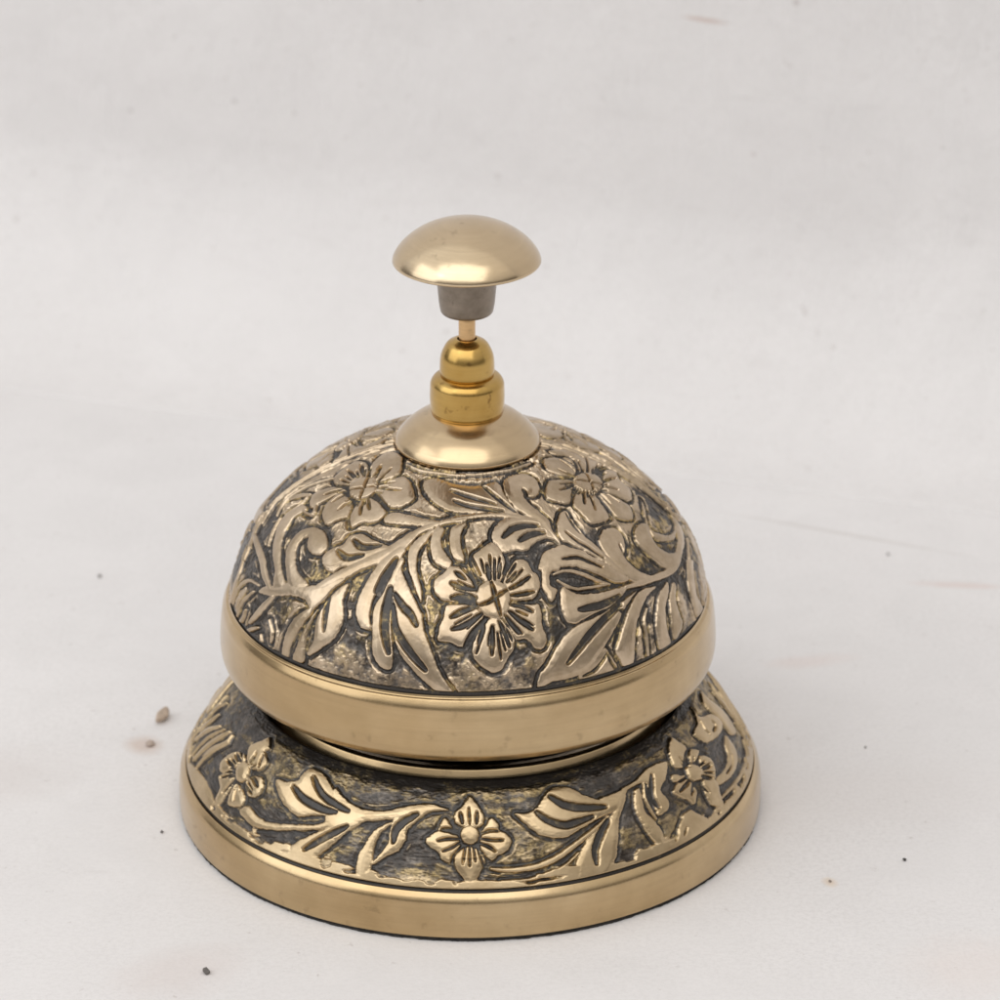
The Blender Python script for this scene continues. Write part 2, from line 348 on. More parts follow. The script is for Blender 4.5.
('P',1,[62.73,40.31,67.45,40.74,70.53,38.93,67.93,36.54,66.87,32.85,70.23,28.99,74.53,27.58,80.49,28.6,82.95,26.48,76.48,25.12,70.06,23.79,64.79,26.12,61.54,30.95,59.81,35.37,59.84,38.06]),
('P',1,[46.31,43,51.16,45.08,55.57,44.21,56.35,41.51,54.4,38.23,51.5,35.43,53.16,30.98,56.64,28.26,59.23,26.47,55.13,26.37,49.63,28.61,47.37,32.54,46.11,36.39,45.48,39.74]),
('G',1.6,[52.39,39.64,51.82,37.24,51.97,34.94]),
('P',0.95,[34.59,50.59,38.56,53.7,42.68,54.11,42.24,50.78,42.48,46.07,44.54,41.62,46.04,37.35,49,31.33,47,31.43,43.75,36.53,39.9,41.08,35.59,44.97,33.42,46.4]),
('G',1.8,[41.84,53.27,41.09,49.73,41.45,46.88]),
('G',1.6,[36.5,48.23,38.27,45.26,40.91,42.36,44.04,37.99]),
('P',0.95,[23.62,41.63,26.37,44.72,31.65,44.92,36.66,43.16,41.59,39.05,45.93,33.96,48.8,29.85,44.29,30.24,39.85,34.07,34.81,37.85,28.62,39.25,25.11,37.89,24.17,35.18,25.65,33.18,23.06,30.26,21.43,35.08]),
('G',2,[30.7,41.37,35.73,40.64,38.82,38.42,41.75,35.93]),
('L',1.8,[26,37.72,30.08,38.06,34.58,36.12,38.52,32.97,41.65,30.81]),
('L',1.6,[26.58,35.88,30.43,32.74,35.22,31.82,41.03,31.01]),
('P',0.95,[27.45,33.97,30.56,31.43,36.37,29.91,44.34,29.01,48.8,28.62,44.64,26.79,38.91,24.84,34.99,24.56,30.48,23.47,28.06,22.92,26.06,23.96,25.23,27.56,25.72,31.45]),
('G',3.24,[30.19,26.64,33.37,26.4,37.56,26.18,43.38,26.82]),
('P',0.95,[27.62,22.16,24.28,20.33,21.45,16.87,19.06,12.94,17.2,10.59,16.29,5.87,19.94,7.34,24.41,7.55,29.14,8.73,32.82,12.49,37.52,17.27,44.11,23.36,49.7,26.11,42.31,24.9,36.32,23.88,30.07,23]),
('G',3.4,[42.5,24.53,35.29,21.54,29.48,17.62,24.27,12.43]),
('G',2.43,[41.72,23.02,42.53,21.52,39.55,17.72,37,13.72]),
('P',0.95,[47.92,24.83,42.68,20.66,39.57,16.09,37.37,12.37,38.32,9.12,39.61,5.66,42.11,5.29,43.48,12.14,46.04,18.16,51.76,22.86,57.52,24.16,52.25,25.6]),
('P',0.8,[27.32,11.79,31.11,13.16,34.68,14.09,36.13,10.74,37.58,5.58,32.21,5.35,26.9,6.54]),
('G',1.89,[28.01,7.48,30.94,8.28,33.38,10.42,34.99,12.36]),
('G',1.62,[34.99,12.36,35.89,8.74,38.34,4.86]),
('P',0.95,[61.95,23.39,56.46,21.65,53,17.3,51.45,12.93,51.57,5.58,56.03,5.55,55.63,11.82,57.28,17.44,61.03,20.79]),
('P',0.95,[63.94,21.98,59.53,18.5,57.84,12.89,57.16,8.47,58.64,6.39,62.43,9.22,62.29,12.79,62.32,17.12,65.15,20.93]),
('P',0.95,[77.45,22.5,72.06,18.62,70.34,15.08,70.5,8.29,73.9,4.04,77.38,5.14,74.55,12.7,77.67,17.74,81.3,20.31]),
('L',2.16,[50.38,20.11,48.2,17.28,47.49,11.31,47.16,6.34]),
('L',4.59,[46.21,28.35,51.74,27.48,58.01,26.52,63.8,25.35,68.87,24.82,74.52,25.98,81.15,27.59]),
('P',0.95,[81.25,43.81,71.39,39.25,70.39,36.44,75.52,32.38,83.23,30.76,89.12,32.98,89.12,36.89,89.12,41.2,89.12,44.22,89.12,52.14,89.12,54.29,89.12,49.99,89.12,43.74,89.12,35.72,88.17,27.91,80.04,25.26,76.93,26.98,82.08,29.91,76.68,29.96,68.86,33.98,69,37.47,73.23,41.39]),
('L',2,[87.41,24.62,79.51,22.03,76.73,16.08,75.26,10.2]),
('L',2,[89.12,55.86,89.12,49.8,89.12,42.37,89.12,35.33]),
('L',1.8,[89.12,69.54,89.12,63.48,89.12,57.23]),
('L',3,[-79.94,37.56,-83.38,41.28,-82.94,46.42,-80.84,50.99,-76.25,55.65]),
('L',2.5,[-85.1,31.79,-89.12,36.7,-89.12,42.95,-89.12,47.84,-89.12,53.71,-89.12,58.79]),
('L',2.75,[-80.16,25.36,-84.47,27.44,-89.12,30.05,-89.12,34.55]),
('L',2.5,[-74.93,47.74,-73.38,44.87,-74.16,41.52,-71.72,39.84]),
('L',2.75,[-69.63,44.65,-63.56,45.86,-68.16,49.28,-67.46,52.68]),
('L',2.75,[-76.7,8.09,-74.87,14.61,-71.16,19.19,-65.03,20.76]),
('L',2.5,[-71.73,6.41,-69.75,12.93,-66.18,18.13]),
('L',3.25,[-89.12,59.38,-89.12,63.68,-89.12,67.39]),
('L',1.75,[-88.3,62.61,-89.12,68.42,-89.12,72.47]),
('L',1.5,[-89.12,54.49,-89.12,58.01,-89.12,63.48]),
('G',1.12,[-48.28,61.11,-45.84,61.8,-43.35,62.45]),
('G',1.12,[-46.39,59.92,-44.62,60.05,-42.87,60.16]),
('G',1.12,[-45.81,58.94,-43.71,58.84,-41.66,58.71]),
('G',1.12,[-45.87,58.16,-44.13,57.92,-42.43,57.66]),
('G',1.12,[-46.98,57,-45.48,56.52,-44.05,56.02]),
('G',1.12,[-48.06,56.48,-46.73,55.86,-45.46,55.24]),
('G',1.12,[-50.31,55.91,-49.16,54.93,-48.1,53.95]),
('G',1.12,[-52.97,55.66,-52.44,54.37,-51.99,53.09]),
('G',1.12,[-54.85,55.68,-54.92,54.78,-55.01,53.88]),
('G',1.12,[-58.32,56.04,-59,55.44,-59.67,54.84]),
('G',1.12,[-59.87,56.35,-61.59,55.37,-63.29,54.38]),
('G',1.12,[-62.93,57.34,-66.15,56.54,-69.4,55.66]),
('G',1.12,[-64.17,58.05,-67.39,57.58,-70.69,57.01]),
('G',1.12,[-65.01,58.98,-67.87,58.83,-70.82,58.62]),
('G',1.12,[-65.09,59.81,-68.25,59.88,-71.56,59.87]),
('G',1.12,[-64.21,60.84,-67.18,61.22,-70.34,61.53]),
('G',1.12,[-61.73,61.85,-64.85,62.8,-68.35,63.69]),
('G',1.12,[-59.8,62.22,-62.6,63.59,-65.88,64.9]),
('G',1.12,[-57.03,62.45,-58.12,63.71,-59.41,64.97]),
('G',1.12,[-52.82,62.24,-51.97,63.62,-51.11,65.01]),
('G',1.12,[-50.34,61.78,-49.22,62.42,-48.09,63.06]),
('G',1,[73.31,55.28,75.11,54.54,76.92,53.77]),
('G',1,[71.38,54.96,72.59,54.2,73.8,53.42]),
('G',1,[68.32,54.75,68.96,53.63,69.63,52.51]),
('G',1,[66.35,54.78,66.33,53.63,66.36,52.48]),
('G',1,[64.15,54.96,63.31,53.79,62.58,52.61]),
('G',1,[61.96,55.33,61.07,54.78,60.23,54.23]),
('G',1,[60.27,55.81,58.55,55.15,56.94,54.48]),
('G',1,[58.96,56.42,57.31,56.03,55.74,55.63]),
('G',1,[58.04,57.19,56.21,56.98,54.44,56.75]),
('G',1,[57.77,57.8,55.73,57.73,53.75,57.62]),
('G',1,[57.96,58.57,56.05,58.68,54.16,58.77]),
('G',1,[59.07,59.49,56.35,60.01,53.63,60.48]),
('G',1,[60.01,59.9,57.75,60.55,55.47,61.16]),
('G',1,[61.98,60.43,60.28,61.33,58.54,62.21]),
('G',1,[64.78,60.76,64.18,61.73,63.6,62.7]),
('G',1,[67.91,60.76,68.59,61.92,69.4,63.08]),
('G',1,[70.45,60.49,71.63,61.17,72.9,61.85]),
('G',1,[72.17,60.16,74.37,60.9,76.79,61.6]),
('G',1,[74.62,59.36,78.52,59.86,82.8,60.21]),
('G',1,[76.13,58.44,78.56,58.47,81.1,58.45]),
('G',1,[76.61,57.8,80.71,57.57,85.05,57.17]),
('G',1,[76.61,57,81.37,56.35,86.42,55.45]),
('G',1,[76.13,56.42,79.04,55.86,82.04,55.21]),
('G',1,[74.37,55.56,77.81,54.42,81.35,53.13]),
]
BASE_MOTIFS = [
('P',1,[-2.72,47.21,-2.94,36.76,-1.72,31.69,-0.34,22.75,0.47,19.43,1.66,25.45,2.75,33.02,3.46,40.55,2.91,49.66,0.37,51.32]),
('P',1,[-2.39,57.49,-3.49,50.94,-4.94,42.03,-5.82,47.1,-6.38,54.53,-7.88,59.81,-8.88,64.99,-7.95,70.71,-6.09,76.2,-5.25,83.21,-3.61,85.91,-3.16,78.05,-1.69,68.3]),
('P',1,[2.86,57.54,3.99,47.98,5.14,42.07,6.42,47.24,6.58,54.58,8.1,58.66,8.96,66.22,8.1,74.37,6.26,78.65,4.71,83.7,3.5,78.1,2.53,69.57]),
('P',1,[-1.54,73.09,-2.72,80.4,-2.48,89.97,-1.23,98.26,0.34,109.25,1.67,100.68,2.8,91.2,3.34,82.88,2.01,73.13,0.36,69.45]),
('P',1.3,[-1.6,58.04,-1.09,51.94,0.37,48.89,1.7,51.98,2.28,58.09,1.78,64.7,0.36,67.65,-1.06,64.66]),
('G',1.75,[-1.75,36.66,-1.24,47.1]),
('G',1.12,[0.18,32.26,0.37,47.07]),
('G',1.62,[2.03,36.06,1.85,47.13]),
('G',2.5,[-5.59,53.74,-3.86,54.03,-2.52,56.9]),
('G',1.38,[-6.23,64.8,-4.17,62.57,-1.84,62.3]),
('G',1.25,[-5.09,74.77,-3.34,70.87,-1.57,65.89]),
('G',1.5,[6.31,55.12,4.46,54.73,2.72,57.52]),
('G',1.25,[7.22,64.46,5.15,63.96,2.83,62.39]),
('G',1.5,[5.55,74.87,4.06,69.77,2.55,66.57]),
('G',1,[-1.01,86.26,-0.53,69.45]),
('G',1,[0.35,88.64,0.36,69.45]),
('G',1,[1.47,83.89,1.13,69.47]),
('G',1.12,[3.18,88.85,1.77,68.31]),
('P',0.95,[-32.13,30.07,-29.62,35.11,-26.55,41,-22.7,43.57,-18.44,40.76,-14.42,33.99,-10.25,29.58,-7.1,30.08,-4.49,34.25,-8.08,36.58,-10.67,43.73,-13.34,47.38,-15.84,47.54,-19.37,51.13,-22.63,54.99,-25.03,63.47,-27.4,73.35,-31.61,64.43]),
('P',0.95,[-15.89,46.34,-16.64,59.11,-16.6,71.31,-17.83,81.9,-19.36,94.65,-18.04,91.19,-16.67,84.98,-14.28,77.76,-13.13,66.84,-12.8,55.69,-9.99,38.48]),
('G',3.5,[-11.32,40.89,-13.84,48.87,-15.43,58.36,-15.54,69.41]),
('P',0.95,[-16.57,50.45,-20,61.52,-21.35,74.91,-22.42,88.12,-22.49,100.46,-21.69,111.95,-19.51,109.4,-19.3,100.08,-19.34,91.58,-19.35,75.72,-18.54,62.89,-16.47,52.85]),
('P',1,[-26.45,42.2,-30.92,35.27,-34.01,25.67,-36.27,20.02,-39.27,18.13,-41.13,21.28,-41.93,31.12,-42.07,35.48,-44.76,41.48,-47.45,43.02,-47.78,47.72,-45.5,56.03,-43.05,62.67,-40.02,67.05,-38.16,68.38,-34.99,62.4,-30.36,56.55,-27.9,56.34,-25.64,54.02]),
('G',3.25,[-42.51,43.08,-38.68,49.95,-33.18,53.57,-29.75,52.29]),
('G',3,[-38.46,26.77,-34.53,39.67,-29.94,45.89,-26.93,48.39]),
('P',0.95,[-54.1,91,-52.28,81.83,-50.58,82.81,-47.83,86.12,-44.05,84.08,-38.56,76.71,-32.93,68.85,-28.14,53.05,-26.51,55.4,-31.67,72.32,-38.07,82.15,-43.38,90.75,-48.84,96.57]),
('P',0.95,[-26.2,54.58,-31.61,73.25,-36.05,89.38,-39.49,107.49,-40.31,113.98,-37.48,113.18,-31.54,112.07,-30.93,107.51,-30.86,98.66,-28.48,84.54,-25.46,66.37,-22.69,53.81,-24.66,50.58]),
('G',3,[-26.21,63.4,-30.57,79.51,-34.3,96.37]),
('L',3.25,[-77.57,98.07,-75.8,79.43,-73.11,61.71,-70.08,47.8]),
('L',2.75,[-83.85,100.11,-82.17,79.42,-79.07,59.78,-75.62,44.14]),
('L',3,[-89.12,63.67,-89.12,50.97,-89.12,33.93]),
('L',3,[-89.12,74.35,-89.12,61.07,-88.24,47.64,-85.25,33.45]),
('P',1,[-84.6,111.73,-78.58,99.32,-70.58,94.47,-64.89,97.65,-62.64,105,-67.04,113.06,-73.8,111.91,-80.29,114.87]),
('P',1,[-59.39,46.13,-61.53,38.71,-61.71,29.8,-59.71,20.33,-58.42,12.28,-55.67,21.5,-56.19,27.45,-53.97,32.01,-53.4,41.21,-55.89,49.01]),
('P',1,[-55.21,54.76,-52.14,50.13,-50.43,56.65,-50.68,66.76,-53.35,73.32,-56.19,65.3]),
('P',1,[-58.51,70.17,-54.6,74.48,-53.98,84.21,-57.13,92.29,-58.79,91.82,-59.49,79.36]),
('P',1,[-60.51,68.88,-60.27,83.95,-61.18,100.13,-63.19,97.82,-63.57,85.89,-66.33,77.99,-62,65.04]),
('P',1,[-62.15,59.52,-65.92,74.07,-68.35,68.14,-67.41,56.78,-65.2,47.04,-61.73,42.25,-60.03,46.02,-61.54,52.25]),
('P',1.25,[-59.1,67.22,-61.01,61.38,-61.29,53.17,-59.79,46.97,-57.69,48.37,-56.52,56.03,-56.95,64.07]),
('G',1.75,[-57.37,44.83,-58.18,33.02]),
('G',1.75,[-54.69,42.31,-55.8,31.16]),
('G',2.25,[-54.64,55.03,-51.87,59.41]),
('G',1.5,[-56.19,65.3,-52.6,69.1]),
('G',1.5,[-57.93,73.14,-56.84,84.76]),
('G',1.5,[-60.31,69.84,-61.49,86.73]),
('G',1.5,[-61.78,65.98,-64.96,77.61]),
('G',1.75,[-62.81,59.54,-66.24,60.09]),
('G',1.75,[-61.39,50.43,-64.64,48.77]),
('L',4.25,[-81.25,99.03,-79.55,81.75,-76.41,60.77,-72.86,40.26]),
('L',3.75,[-76.99,82.61,-74.97,68.01,-71.04,50.17,-70.78,39.95]),
('L',3.75,[-88.75,94.91,-84.55,70.63,-79,48.82]),
('L',3.5,[-89.12,83.31,-86.18,62.83,-84.48,47.61]),
('L',3.75,[-89.12,70.02,-89.12,55.87,-89.12,40.57]),
('L',3.75,[-83.64,112.08,-74.92,103,-68.05,102.68,-63.25,105.07]),
('P',1,[38.59,35.78,34.28,39.35,30.82,40.67,27.62,33.26,24.69,22.47,22.45,18.8,19.97,18.19,17.69,24.73,15.71,34.96,13.5,40.03,10.44,39.27,11.61,46.57,13.52,56.06,15.43,63.51,17.99,67.63,20.96,68.69,23.07,65.35,26.84,60.28,30.45,56.66,34.53,54.01]),
('G',3.5,[19.06,26.98,21.76,37.29,25.55,43.63,31.09,48.73]),
('G',3.25,[15.19,40.32,17.09,48.94,20.67,57.09,24.15,56.37,27.53,54.69]),
('L',3.75,[31.21,58.85,25.67,70.3,21.31,79.77,17.55,87.78,12.8,93.26,7.82,93.52,4.64,91.49]),
('L',1.75,[22.67,85.9,19.09,96.26,15.09,101.87,11.32,104.57,6.47,103.92]),
('P',1,[32.65,56.77,28.14,67.93,25.48,73.83,23.3,84.03,21.76,94.88,20.59,112.78,23.6,115.05,27.61,114.56,30.35,99.26,31.92,81.19,33.69,63.24,37.16,44.54,34.75,41.29]),
('G',3.5,[30.79,62.17,28.07,74.08,26.2,86.96,25.85,99.57]),
('P',1,[31.11,44.66,30.31,39.17,35.14,37.8,41.09,33.98,46.09,27.96,52.37,31.15,49.55,45.35,46.39,53.48,47.27,65.88,46.33,73.54,43.13,75.27,43.04,69.22,43.21,52.22,43.61,40.69,39.68,38.72,36.25,43.3,33.89,60.93,32.88,46.76]),
('G',2.75,[46.03,36.31,43.54,54.1,43.97,67.49]),
('P',1,[39.85,43.06,38.08,58.93,38.29,74.76,39.06,88.81,40.52,102.77,41.73,110.62,42.53,91.89,41.5,77.17,40.25,64.8,41.01,48.77,41.23,42.44]),
('L',2,[42.98,39.67,41.54,53.58,41.79,67.21,42.22,77.04]),
('P',1,[75.99,9.79,74.78,16.68,74.43,23.64,79.76,34.44,81.35,49.29,78.76,53.98,73.72,50.54,69.16,44.82,66.86,32,67.38,26.75,70.92,25.3,73.33,18.49]),
('G',1.75,[76.94,37.35,76.65,43.52,74.03,43.33]),
('G',1.25,[72.6,26.13,71.62,33.74,71.89,41.11]),
('P',1,[78.76,60.57,79.13,77.44,76.98,87.23,71.69,89.92,65.48,86.13,63.57,81.58,64.91,77.5,70.1,78.38,74.09,73.42,75.64,65.13]),
('G',1.12,[75.19,76.28,72.91,82.57,68.76,82.47]),
('P',1,[86.07,17.52,85.17,27.64,86.77,47.04,87.47,64.75,85.28,75.13,81.73,66.99,81.35,49.29,80.76,33.63,81.57,20.61]),
('L',2.5,[87.27,90.6,83.69,99.65,74.58,99.05,66.34,96.91,62.56,96.3]),
('L',2.5,[86.36,107.37,81.77,112.93,72.88,109.42,64.06,107.05]),
('L',2.25,[89.12,72.62,89.12,93.12,87.54,104.41]),
('P',1,[46.99,94.62,49.55,86.19,52.13,85.89,54.31,95.83,56.55,106.18,57.72,111.57,52.78,114.24,47.9,114.88,44.4,113.45,43.59,106.77]),
('G',1.5,[48.9,98.28,47.52,103.59]),
('G',1.5,[46.43,96.23,44.9,103.94]),
('P',1,[59.02,13.62,59.77,20.47,60.88,32.65,58.5,36.71,55.71,45.78,53.79,40.5,54,30.6,55.62,21.39]),
('P',1,[61.47,37.02,64.38,43.68,60.84,49.23,59.27,45.89]),
('P',1,[63.51,47.73,66.32,57.23,66.03,68.48,63.41,76.86,60.78,65.21,61.88,55.95]),
('P',1,[60.77,68.02,64.03,78.32,63.15,93.46,62.41,104.46,58.68,92.97,58.79,74.99]),
('P',1,[55.3,57.79,52.27,55.97,49.5,60.45,50.19,65.85,52.68,76.08,53.94,82.76,56.35,72.57]),
('P',1,[51.47,46.08,51.15,53.15,54.61,54.97,55.06,50.19]),
('P',1.3,[56.61,49.02,58.62,47.42,60.31,52.49,61.3,60.54,59.57,66.82,57.15,63.81,56.04,57.89]),
('G',1.5,[56.52,35.61,57.79,48.58]),
('G',1.75,[65.09,63.39,61.54,59.61]),
('G',1.75,[62.18,72.6,59.77,64.44]),
('G',1.5,[59.55,82.32,58.4,68.53]),
('G',1.75,[51.34,63.95,55.81,60.27]),
('G',1.75,[54.03,73.32,56.68,63.53]),
('G',1.5,[52.38,44.98,55.97,52.02]),
('G',1.12,[-56.14,50.41,-55.55,48.94,-54.97,47.49]),
('G',1.12,[-55.3,56.25,-54.56,56.14,-53.82,56.06]),
('G',1.12,[-55.38,61.55,-54.08,63.51,-52.86,65.61]),
('G',1.12,[-55.99,65.1,-55.24,67.65,-54.5,70.23]),
('G',1.12,[-57.2,67.87,-56.87,70.56,-56.54,73.25]),
('G',1.12,[-58.46,68.72,-58.42,72,-58.38,75.28]),
('G',1.12,[-59.85,67.98,-60.39,72.86,-60.94,77.76]),
('G',1.12,[-61,65.91,-61.94,69.44,-62.88,73.05]),
('G',1.12,[-62.22,60.99,-62.95,61.87,-63.69,62.79]),
('G',1.12,[-62.58,55.79,-63.8,55.57,-65.06,55.46]),
('G',1.12,[-62.33,52.22,-63.32,51.06,-64.35,49.97]),
('G',1.12,[-61.43,48.37,-62.68,44.65,-64.08,41.08]),
('G',1.12,[-60.22,46.27,-60.84,42.21,-61.56,38.23]),
('G',1.12,[-58.32,46.04,-58.19,41.47,-58.13,36.93]),
('G',1.12,[-56.95,48,-56.4,45.32,-55.88,42.67]),
('G',1.12,[61.53,63.81,62.95,67.19,64.39,70.72]),
('G',1.12,[60.9,65.58,62.05,69.73,63.21,73.99]),
('G',1.12,[59.02,67.03,59.16,69.12,59.3,71.21]),
('G',1.12,[57.56,66.03,57.27,69.87,57,73.72]),
('G',1.12,[56.61,64.42,55.9,68.02,55.21,71.65]),
('G',1.12,[55.51,60.72,54.66,62.08,53.82,63.47]),
('G',1.12,[55,55.95,53.78,55.9,52.59,55.93]),
('G',1.12,[55.21,51.61,54.39,50.46,53.58,49.34]),
('G',1.12,[55.85,48.66,55.29,47,54.72,45.37]),
('G',1.12,[56.9,46.7,56.4,43.66,55.97,40.67]),
('G',1.12,[58.2,46.18,58.13,43.35,58.13,40.55]),
('G',1.12,[60.26,48.35,60.68,46.51,61.11,44.67]),
('G',1.12,[61.25,51.05,61.81,50.06,62.37,49.09]),
('G',1.12,[62.09,55.91,62.87,55.88,63.67,55.9]),
('G',1.12,[62.18,59.07,63.65,60.28,65.17,61.64]),
]
BASE_P = np.array([(221, 137), (231, 133), (243, 124), (255, 111), (267, 95), (278, 77), (287, 61), (292.5, 50)], float)
BASE_S = np.r_[0, np.cumsum(np.hypot(*np.diff(BASE_P, axis=0).T))]
def smooth_prof(v):
    # light smoothing of the polyline profile so that the shell has no facets
    acc = 0
    for o in np.linspace(-9, 9, 13):
        vv = np.clip(v + o, 0, BASE_S[-1]); e = (v + o) - vv
        t0 = (BASE_P[1] - BASE_P[0]) / (BASE_S[1]); t1 = (BASE_P[-1] - BASE_P[-2]) / (BASE_S[-1] - BASE_S[-2])
        q = np.stack([np.interp(vv, BASE_S, BASE_P[:, 0]), np.interp(vv, BASE_S, BASE_P[:, 1])], -1)
        q = q + np.where((e < 0)[..., None], t0, t1) * e[..., None]
        acc = acc + q / 13
    return acc
def surf_dome(th, v):
    t = np.radians(v); a = np.radians(th); r = 243 * np.cos(t)
    return np.stack([r * np.sin(a), -r * np.cos(a), 220 + 186 * np.sin(t)], -1)
def surf_base(th, v):
    q = smooth_prof(v); a = np.radians(th)
    return np.stack([q[..., 0] * np.sin(a), -q[..., 0] * np.cos(a), q[..., 1]], -1)

def spline(p, closed, sub=4):
    n = len(p); out = []
    rng = range(n) if closed else range(n - 1)
    for i in rng:
        g = (lambda k: p[k % n]) if closed else (lambda k: p[min(max(k, 0), n - 1)])
        a, b, c, d = g(i-1), g(i), g(i+1), g(i+2)
        for t in np.arange(sub) / sub:
            cr = .5 * ((2*b) + (-a+c)*t + (2*a-5*b+4*c-d)*t*t + (-a+3*b-3*c+d)*t**3)
            out.append(cr if not closed else cr * .85 + (b + (c - b) * t) * .15)
    if not closed: out.append(p[-1])
    return np.array(out)
def sstep(x): x = np.clip(x, 0, 1); return x * x * (3 - 2 * x)
def vnoise(shape, cells, rs):
    nv, nu = shape; cv, cu = cells
    L = rs.random((cv + 2, cu)); L = np.concatenate([L, L[:, :1]], 1)
    y = np.linspace(0, cv, nv); x = np.linspace(0, cu, nu, endpoint=False)
    iy = y.astype(int); ix = x.astype(int); fy = sstep(y - iy)[:, None]; fx = sstep(x - ix)[None]
    a = L[iy][:, ix]; b = L[iy][:, ix+1]; c = L[iy+1][:, ix]; d = L[iy+1][:, ix+1]
    return a*(1-fy)*(1-fx) + b*(1-fy)*fx + c*fy*(1-fx) + d*fy*fx

def engraved(name, surf, v0, v1, nv, nu, motifs, amp, seed, m, parent, edge, ground, echo, off):
    rs = np.random.RandomState(seed)
    TH = np.linspace(-180, 180, nu, endpoint=False); V = np.linspace(v0, v1, nv)
    T2, V2 = np.meshgrid(TH, V); P = surf(T2, V2)
    R = np.zeros((nv, nu)); G = np.zeros((nv, nu)); DM = np.full((nv, nu), 30.)
    dth = 360 / nu; dv = V[1] - V[0]
    vlen = np.linalg.norm(P[1:, 0] - P[:-1, 0], axis=-1).mean() / abs(dv)
    wob = (vnoise((nv, nu), (60, 360), rs) - .5) * 1.0 + (vnoise((nv, nu), (120, 760), rs) - .5) * .45
    for kind, par, flat in motifs:
        p = np.array(flat).reshape(-1, 2)
        cl = kind == 'P'
        s = spline(p, cl)
        s3 = surf(s[:, 0], s[:, 1])
        if cl: s3b = np.roll(s3, -1, 0); s3a = s3
        else: s3a = s3[:-1]; s3b = s3[1:]
        par = par if cl else (max(par, 2.6) if kind == 'L' else par * 1.3)
        mg = 10 + (0 if cl else par)
        rloc = max(60, np.hypot(s3[:, 0], s3[:, 1]).min())
        mt = math.degrees(mg / rloc)
        j0 = np.searchsorted(TH, s[:, 0].min() - mt); j1 = np.searchsorted(TH, s[:, 0].max() + mt)
        i0 = max(0, int((s[:, 1].min() - mg / vlen - v0) / dv)); i1 = min(nv, int((s[:, 1].max() + mg / vlen - v0) / dv) + 2)
        if i1 <= i0 or j1 <= j0: continue
        Q = P[i0:i1, j0:j1]; sh = Q.shape[:2]; Q = Q.reshape(-1, 3)
        best = np.full(len(Q), 1e9); bt = np.zeros(len(Q)); ns = len(s3a)
        for k in range(ns):
            a = s3a[k]; ab = s3b[k] - a; l2 = ab @ ab + 1e-9
            t = np.clip(((Q - a) @ ab) / l2, 0, 1)
            d = ((Q - a - t[:, None] * ab) ** 2).sum(1)
            u = d < best; best[u] = d[u]; bt[u] = (k + t[u]) / ns
        dist = np.sqrt(best).reshape(sh) + (0 if cl else wob[i0:i1, j0:j1] * .5); bt = bt.reshape(sh)
        if cl:
            x = T2[i0:i1, j0:j1]; y = V2[i0:i1, j0:j1]; ins = np.zeros(sh, bool)
            X, Y = s[:, 0], s[:, 1]
            for k in range(len(s)):
                x1, y1, x2, y2 = X[k-1], Y[k-1], X[k], Y[k]
                if y1 == y2: continue
                c = ((y1 > y) != (y2 > y)) & (x < (x2 - x1) * (y - y1) / (y2 - y1) + x1)
                ins ^= c
            sd = np.where(ins, dist, -dist) + off + wob[i0:i1, j0:j1]
            f = par * (.50 * sstep(sd / 2.2) + .50 * np.sqrt(np.clip(sd / 7.0, 0, 1)) * sstep(sd / 2.2))
            DM[i0:i1, j0:j1] = np.minimum(DM[i0:i1, j0:j1], np.maximum(-sd, 0))
            R[i0:i1, j0:j1] = np.maximum(R[i0:i1, j0:j1], f)
        else:
            taper = .35 + .65 * np.sin(PI * np.clip(bt * .86 + .07, 0, 1)) ** .7
            hw = par * taper
            if kind == 'L':
                f = .95 * sstep((hw + .8 - dist) / np.minimum(3.0, hw + .8))
                DM[i0:i1, j0:j1] = np.minimum(DM[i0:i1, j0:j1], np.maximum(dist - hw - .8, 0))
                R[i0:i1, j0:j1] = np.maximum(R[i0:i1, j0:j1], f)
            else:
                f = sstep((hw + .9 - dist) / np.minimum(2.6, hw + .9))
                G[i0:i1, j0:j1] = np.maximum(G[i0:i1, j0:j1], f)
    R = np.maximum(R, np.roll(R, nu // 2, 1)); G = np.maximum(G, np.roll(G, nu // 2, 1)); DM = np.minimum(DM, np.roll(DM, nu // 2, 1))
    n1 = vnoise((nv, nu), (26, 150), rs); n2 = vnoise((nv, nu), (70, 420), rs); n3 = vnoise((nv, nu), (7, 34), rs)
    n4 = vnoise((nv, nu), (130, 800), rs)
    rough = (.55 * (n1 - .5) + .5 * (n2 - .5) + .3 * (n4 - .5)) * (1 if echo > .3 else .6)
    e0, e1 = edge(V2, n1, n2)                              # e0: brass border strip, e1: dark line next to the bands
    R = np.maximum(R, e0)
    H = R * (1 - .97 * G)
    # the sunk ground: chased outline beside every leaf, a soft echo ridge beyond it, matted texture
    lvl = ground(V2, n1, n3) * sstep((DM - 1.2) / 2.2)
    lvl = lvl + echo * np.exp(-((DM - 4.6) / 1.2) ** 2) * sstep((n1 - .35) / .25) * (DM < 9)
    H = np.maximum(H, lvl * (1 - sstep(R)) * (1 - G))
    H = H + rough * .38 * (1 - sstep(R)) * (1 - .6 * G) + rough * .035
    H = H * (1 - e1)
    wear = sstep((n3 * .6 + n1 * .25 + n2 * .15 - .43) / .2)
    N = np.cross(np.gradient(P, axis=1), np.gradient(P, axis=0)); N /= np.linalg.norm(N, axis=-1, keepdims=True)
    if (N * P)[..., :2].sum() < 0: N = -N
    # small irregularities of hand chasing
    out = P + N * ((H - .75) * amp + (n3 - .5) * 1.2)[..., None]
    me = grid_mesh(name, out * K, True, {'relief': H, 'wear': wear * (.9 if echo > .3 else .5)})
    return link(name, me, m, parent)

